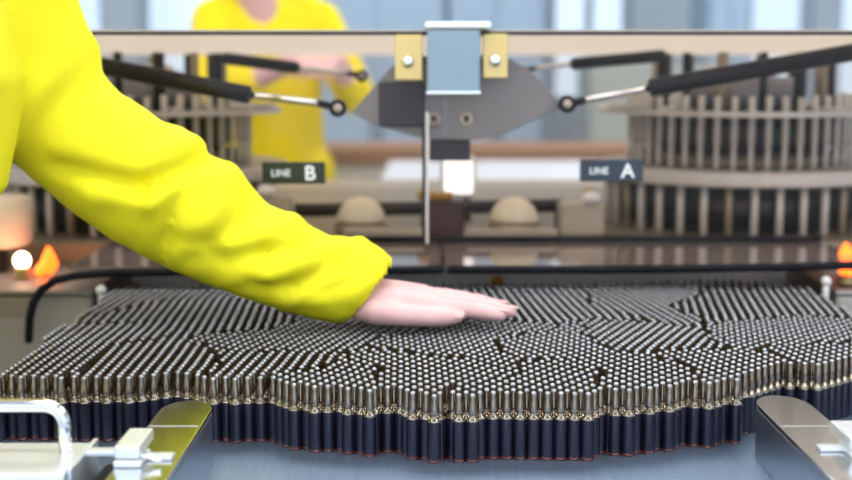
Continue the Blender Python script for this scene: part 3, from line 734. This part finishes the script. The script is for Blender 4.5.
# -- the worker at the table end, in yellow, one arm stretched over the ampoules
wk = thing('person', (-.66, .12, FZ), 'person in bright yellow coverall stretching one flat hand over the ampoules', 'person')
AY = .262                                   # depth of the outstretched arm
st = [((60, -48), (-60, 150), .205), ((80, 8), (-20, 158), .225), ((95, 45), (14, 163), .235), ((104, 75), (40, 183), .24), ((123, 96), (72, 210), .245), ((160, 118), (110, 236), .25), ((184, 130), (134, 250), .252),
      ((199, 136), (152, 259), .255), ((205, 145), (162, 264), .256), ((206, 154), (172, 269), .257), ((222, 160), (184, 274), .258), ((241, 170), (202, 281), .26), ((259, 198), (228, 291), .262), ((277, 208), (247, 298), .264),
      ((292, 213), (265, 304), .266), ((310, 224), (283, 310), .268), ((328, 236), (298, 314), .27), ((345, 236), (310, 317), .272), ((360, 237.5), (322, 320), .274), ((378, 246), (335, 322), .276), ((388, 255), (342, 323), .277), ((393, 264), (347, 322), .278)]
U_ = [at(a[0], a[1], y) for a, b, y in st]; L_ = [at(b[0], b[1], y) for a, b, y in st]
def cr(A, t):                               # Catmull-Rom through the stations
    n = len(A) - 1; i = min(int(t), n - 1); f = t - i
    p0, p1, p2, p3 = A[max(i - 1, 0)], A[i], A[i + 1], A[min(i + 2, n)]
    return .5 * ((2 * p1) + (p2 - p0) * f + (2 * p0 - 5 * p1 + 4 * p2 - p3) * f * f + (3 * p1 - p0 - 3 * p2 + p3) * f ** 3)
folds = [((212, 153), (142, 187), -.017, 8), ((142, 187), (55, 168), -.012, 9), ((196, 141), (130, 166), .007, 12), ((232, 166), (150, 202), .006, 12), ((150, 202), (90, 196), .004, 11),
         ((262, 208), (205, 246), -.005, 9), ((205, 246), (165, 240), -.005, 9), ((300, 219), (232, 250), .006, 11), ((300, 250), (262, 252), -.008, 8), ((262, 252), (190, 262), -.007, 8),
         ((338, 242), (270, 276), .006, 10), ((270, 276), (225, 280), .004, 9), ((352, 260), (290, 288), -.007, 7), ((290, 288), (250, 284), -.005, 7), ((372, 270), (322, 294), -.004, 6),
         ((385, 262), (352, 300), .003, 6), ((320, 300), (280, 300), .004, 7), ((110, 110), (60, 150), .003, 16), ((150, 130), (110, 215), -.003, 10), ((318, 232), (332, 262), -.006, 6), ((95, 60), (90, 130), -.003, 9), ((240, 182), (215, 220), .003, 9)]
def seg_d(p, a, b):
    ax, ay = a; bx, by = b; vx, vy = bx - ax, by - ay; t = max(0, min(1, ((p[0] - ax) * vx + (p[1] - ay) * vy) / (vx * vx + vy * vy)))
    return math.hypot(p[0] - ax - t * vx, p[1] - ay - t * vy)
NR, NS = 120, 72
rings = []
for i in range(NR + 1):
    t = (len(st) - 1) * i / NR; u, l = cr(U_, t), cr(L_, t); c = (u + l) / 2; a = (u - l) / 2
    ax_ = (cr(U_, min(t + .2, len(st) - 1)) + cr(L_, min(t + .2, len(st) - 1)) - cr(U_, max(t - .2, 0)) - cr(L_, max(t - .2, 0))).normalized()
    rr = abs(a.cross(ax_).length)
    b = Vector((0, -1, 0)) * min(rr, .066) * 1.0
    ring = []
    for q in range(NS):
        ph = 2 * math.pi * q / NS; off = a * math.cos(ph) + b * math.sin(ph); p = c + off
        fr = max(0, math.sin(ph))
        px = proj(p); dz = sum(am * math.exp(-(seg_d(px, s0, s1) / w) ** 2) for s0, s1, am, w in folds) * (fr ** .6)
        dz += .0022 * math.sin(t * 4.1 + 2.0 * ph) * math.sin(ph * 3 + t) * (1 if fr < .05 else .35)
        ring.append(p + off.normalized() * dz)
    rings.append((ring, c))
cv = MB(); vs, fs = [], []
allr = [r for r, c in rings]
rim, rc = rings[-1]
dirv = (rings[-1][1] - rings[-4][1]).normalized()
# turned-in cuff: the tube doubles back on itself
for k_, (sc0, back) in enumerate(((.975, -.001), (.94, .001), (.92, .010), (.90, .035))):
    allr.append([rc + (p - rc) * sc0 - dirv * back for p in rim])
for r in allr: vs += r
N = len(allr)
for i in range(N - 1):
    for q in range(NS): fs.append((i * NS + q, (i + 1) * NS + q, (i + 1) * NS + (q + 1) % NS, i * NS + (q + 1) % NS))
fs.append(tuple(range(NS))); fs.append(tuple(reversed(range((N - 1) * NS, N * NS))))
cv.add(vs, fs, True)
# torso leaning toward the table, hips to collar
hip, chest, neck = Vector((-.70, .11, .02)), Vector((-.545, .10, .27)), Vector((-.475, .10, .47))
tor = [(Vector((-.72, .11, -.10)), .165, .19), (hip, .165, .19), (Vector((-.64, .105, .14)), .17, .195), (chest, .178, .215), (Vector((-.51, .10, .36)), .165, .225), (Vector((-.485, .10, .42)), .12, .16), (neck, .075, .085), (Vector((-.46, .10, .50)), .068, .07)]
vs, fs = [], []; K = 40
for (c, rx, ry) in tor:
    for q in range(K):
        an = 2 * math.pi * q / K; w_ = .006 * math.sin(5 * an + c.z * 30)
        vs.append(c + Vector(((rx + w_) * math.cos(an), (ry + w_) * math.sin(an), -.35 * rx * math.cos(an))))
for i in range(len(tor) - 1):
    for q in range(K): fs.append((i * K + q, i * K + (q + 1) % K, (i + 1) * K + (q + 1) % K, (i + 1) * K + q))
fs.append(tuple(reversed(range(K)))); fs.append(tuple(range((len(tor) - 1) * K, len(tor) * K)))
cv.add(vs, fs, True)
capsule(cv, (-.50, .26, .375), (-.41, .245, .335), .085, .085)
# other arm, resting back by the hip; legs
sh2 = Vector((-.56, -.10, .36)); el2 = Vector((-.70, -.19, .13)); wr2 = Vector((-.60, -.20, -.07))
capsule(cv, sh2, el2, .078, .06); capsule(cv, el2, wr2, .058, .045)
for sy in (-1, 1):
    h_ = Vector((-.71, .11 + sy * .095, -.03)); kn = Vector((-.685, .11 + sy * .11, -.43)); an_ = Vector((-.73, .11 + sy * .115, -.80))
    capsule(cv, h_, kn, .105, .078); capsule(cv, kn, an_, .078, .062)
cme = remesh(cv, 'coverall', .0042, 2, world(wk)); put(cme, 'coverall', MT['yellow'], wk)
# skin: head, neck, arm, hand, legs in one surface
bd = MB()
hc = Vector((-.40, .10, .655)); head_mb(bd, hc, (1, 0, -.2))
capsule(bd, (-.465, .10, .42), (-.425, .10, .60), .058, .052)
capsule(bd, chest, (-.47, .10, .40), .12, .08); capsule(bd, hip, chest, .12, .12)
capsule(bd, (-.50, .26, .37), at(160, 190, .25), .045, .036); capsule(bd, (-.50, .10, .36), (-.50, .26, .37), .06, .05)
wrist = Vector((-.082, .283, .0885))
capsule(bd, at(160, 190, .25), at(252, 250, .266), .036, .032); capsule(bd, at(252, 250, .266), wrist, .032, .0275, flat=(0, 0, 1, .9))
tips, hU, hS = hand_mb(bd, wrist, (1, .02, -.085), (0, -1, .0), (.08, -.035, 1), s=1.0, curl=.04, spread=.5)
capsule(bd, (-.50, .10, .36), sh2, .06, .05); capsule(bd, sh2, el2, .05, .042); capsule(bd, el2, wr2, .042, .03)
t2, u2, s2 = hand_mb(bd, wr2 + Vector((.012, 0, -.03)), (.3, 0, -1), (.4, .9, 0), (.0, -1, 0), curl=.35)
for sy in (-1, 1):
    h_ = Vector((-.71, .11 + sy * .095, -.03)); kn = Vector((-.685, .11 + sy * .11, -.43)); an_ = Vector((-.73, .11 + sy * .115, -.83))
    capsule(bd, h_, kn, .08, .055); capsule(bd, kn, an_, .055, .038); capsule(bd, hip, h_, .12, .08)
bme = remesh(bd, 'body', .0021, 3, world(wk)); put(bme, 'body', MT['skin'], wk)
nails(tips, hU, hS, wk)
cap_ = MB(); cap_.sphere(hc + Vector((-.018, 0, .045)), .104, 1.0, .86, .88); cap_.build('cap', MT['yellow'], wk)
for e in (-1, 1): MB().sphere(hc + Vector((.075, e * .03, .002)), .0115).build('eye', MT['hair'], wk)
for sy in (-1, 1):
    s_ = MB(); y = .11 + sy * .115
    s_.tube([(-.76, y, FZ + .048), (-.68, y, FZ + .045), (-.58, y, FZ + .036)], [.046, .045, .034], seg=16); s_.build('shoe', MT['shoe'], wk)

# -- the second person, beyond the machine, facing it
def standing(X, Y, zs):
    t = thing('person', (X, Y, FZ), 'blurred person in yellow work jacket standing beyond the machine hood', 'person')
    c2, b2 = MB(), MB()
    yaw = R(28); cy, sy = math.cos(yaw), math.sin(yaw)
    def T(x, y, z): return Vector((X + x * cy - y * sy, Y + x * sy + y * cy, z))
    hip, chest, nk = T(.03, .03, zs - .52), T(0, .0, zs - .16), T(-.07, -.075, zs + .03)
    fl = (-sy, cy, 0, .62)
    c2.tube([hip + Vector((0, 0, -.08)), hip, (hip + chest) / 2, chest], [.165, .16, .16, .165], seg=28, flat=fl)
    b2.tube([hip, T(0, .02, zs - .2), T(-.04, -.03, zs - .08), nk, nk + T(-.02, -.03, .07) - Vector((X, Y, 0))], [.09, .08, .06, .056, .054], seg=20)
    hd_ = nk + Vector((-.01, -.05, .13)); head_mb(b2, hd_, (-.3, -1, -.2))
    for sx in (-1, 1):
        s0 = T(sx * .165, 0, zs - .085); e0 = T(sx * .225, -.13, zs - .30); w0 = T(sx * .06, -.36, zs - .20)
        capsule(c2, s0, e0, .072, .060); capsule(c2, e0, e0.lerp(w0, .45), .058, .052)
        capsule(c2, T(sx * .085, -.0, zs - .045), s0, .062, .07); capsule(c2, T(0, 0, zs - .16), T(sx * .10, 0, zs - .09), .12, .08)
        capsule(b2, s0, e0, .046, .04); capsule(b2, e0, w0, .042, .028)
        hand_mb(b2, w0, (-sx * .55, -.75, -.1), (-sx * .5, .3, .6), (0, -.4, 1), curl=.4)
        h_ = hip + T(sx * .09, 0, -.02) - Vector((X, Y, 0)); kn = T(sx * .10, .02, FZ + .48); an_ = T(sx * .105, .05, FZ + .10)
        capsule(c2, h_, kn, .10, .075); capsule(c2, kn, an_, .075, .06)
        capsule(b2, h_, kn, .075, .055); capsule(b2, kn, an_ + Vector((0, 0, -.03)), .055, .038)
        s_ = MB(); s_.tube([T(sx * .105, .08, FZ + .046), T(sx * .105, 0, FZ + .044), T(sx * .11, -.10, FZ + .035)], [.044, .044, .033], seg=14); s_.build('shoe', MT['shoe'], t)
    put(remesh(c2, 'work_jacket', .008, 2, world(t)), 'work_jacket', MT['yellowdk'], t)
    put(remesh(b2, 'body', .0045, 2, world(t)), 'body', MT['skin'], t)
    hr = MB(); hr.sphere(hd_ + Vector((.005, .02, .05)), .103, .88, 1.0, .85); hr.sphere(hd_ + Vector((.01, .045, -.02)), .085, .9, .75, 1.15); hr.build('hair', MT['hair'], t)
    for e in (-1, 1): MB().sphere(hd_ + Vector((e * .029 - .022, -.076, .002)), .0115).build('eye', MT['hair'], t)
c = at(268, 4, 2.95)
standing(c.x, 2.95, c.z + .03)

# ------------------------------------------------------------------ view
SC.view_settings.view_transform = 'Standard'; SC.view_settings.look = 'None'
SC.view_settings.exposure = 0.0; SC.view_settings.gamma = 1.0; SC.view_settings.use_curve_mapping = False
SC.cycles.max_bounces = 10; SC.cycles.transparent_max_bounces = 16; SC.cycles.glossy_bounces = 4; SC.cycles.diffuse_bounces = 4
SC.cycles.use_denoising = True; SC.cycles.sample_clamp_indirect = 6
SC.cycles.caustics_reflective = False; SC.cycles.caustics_refractive = False
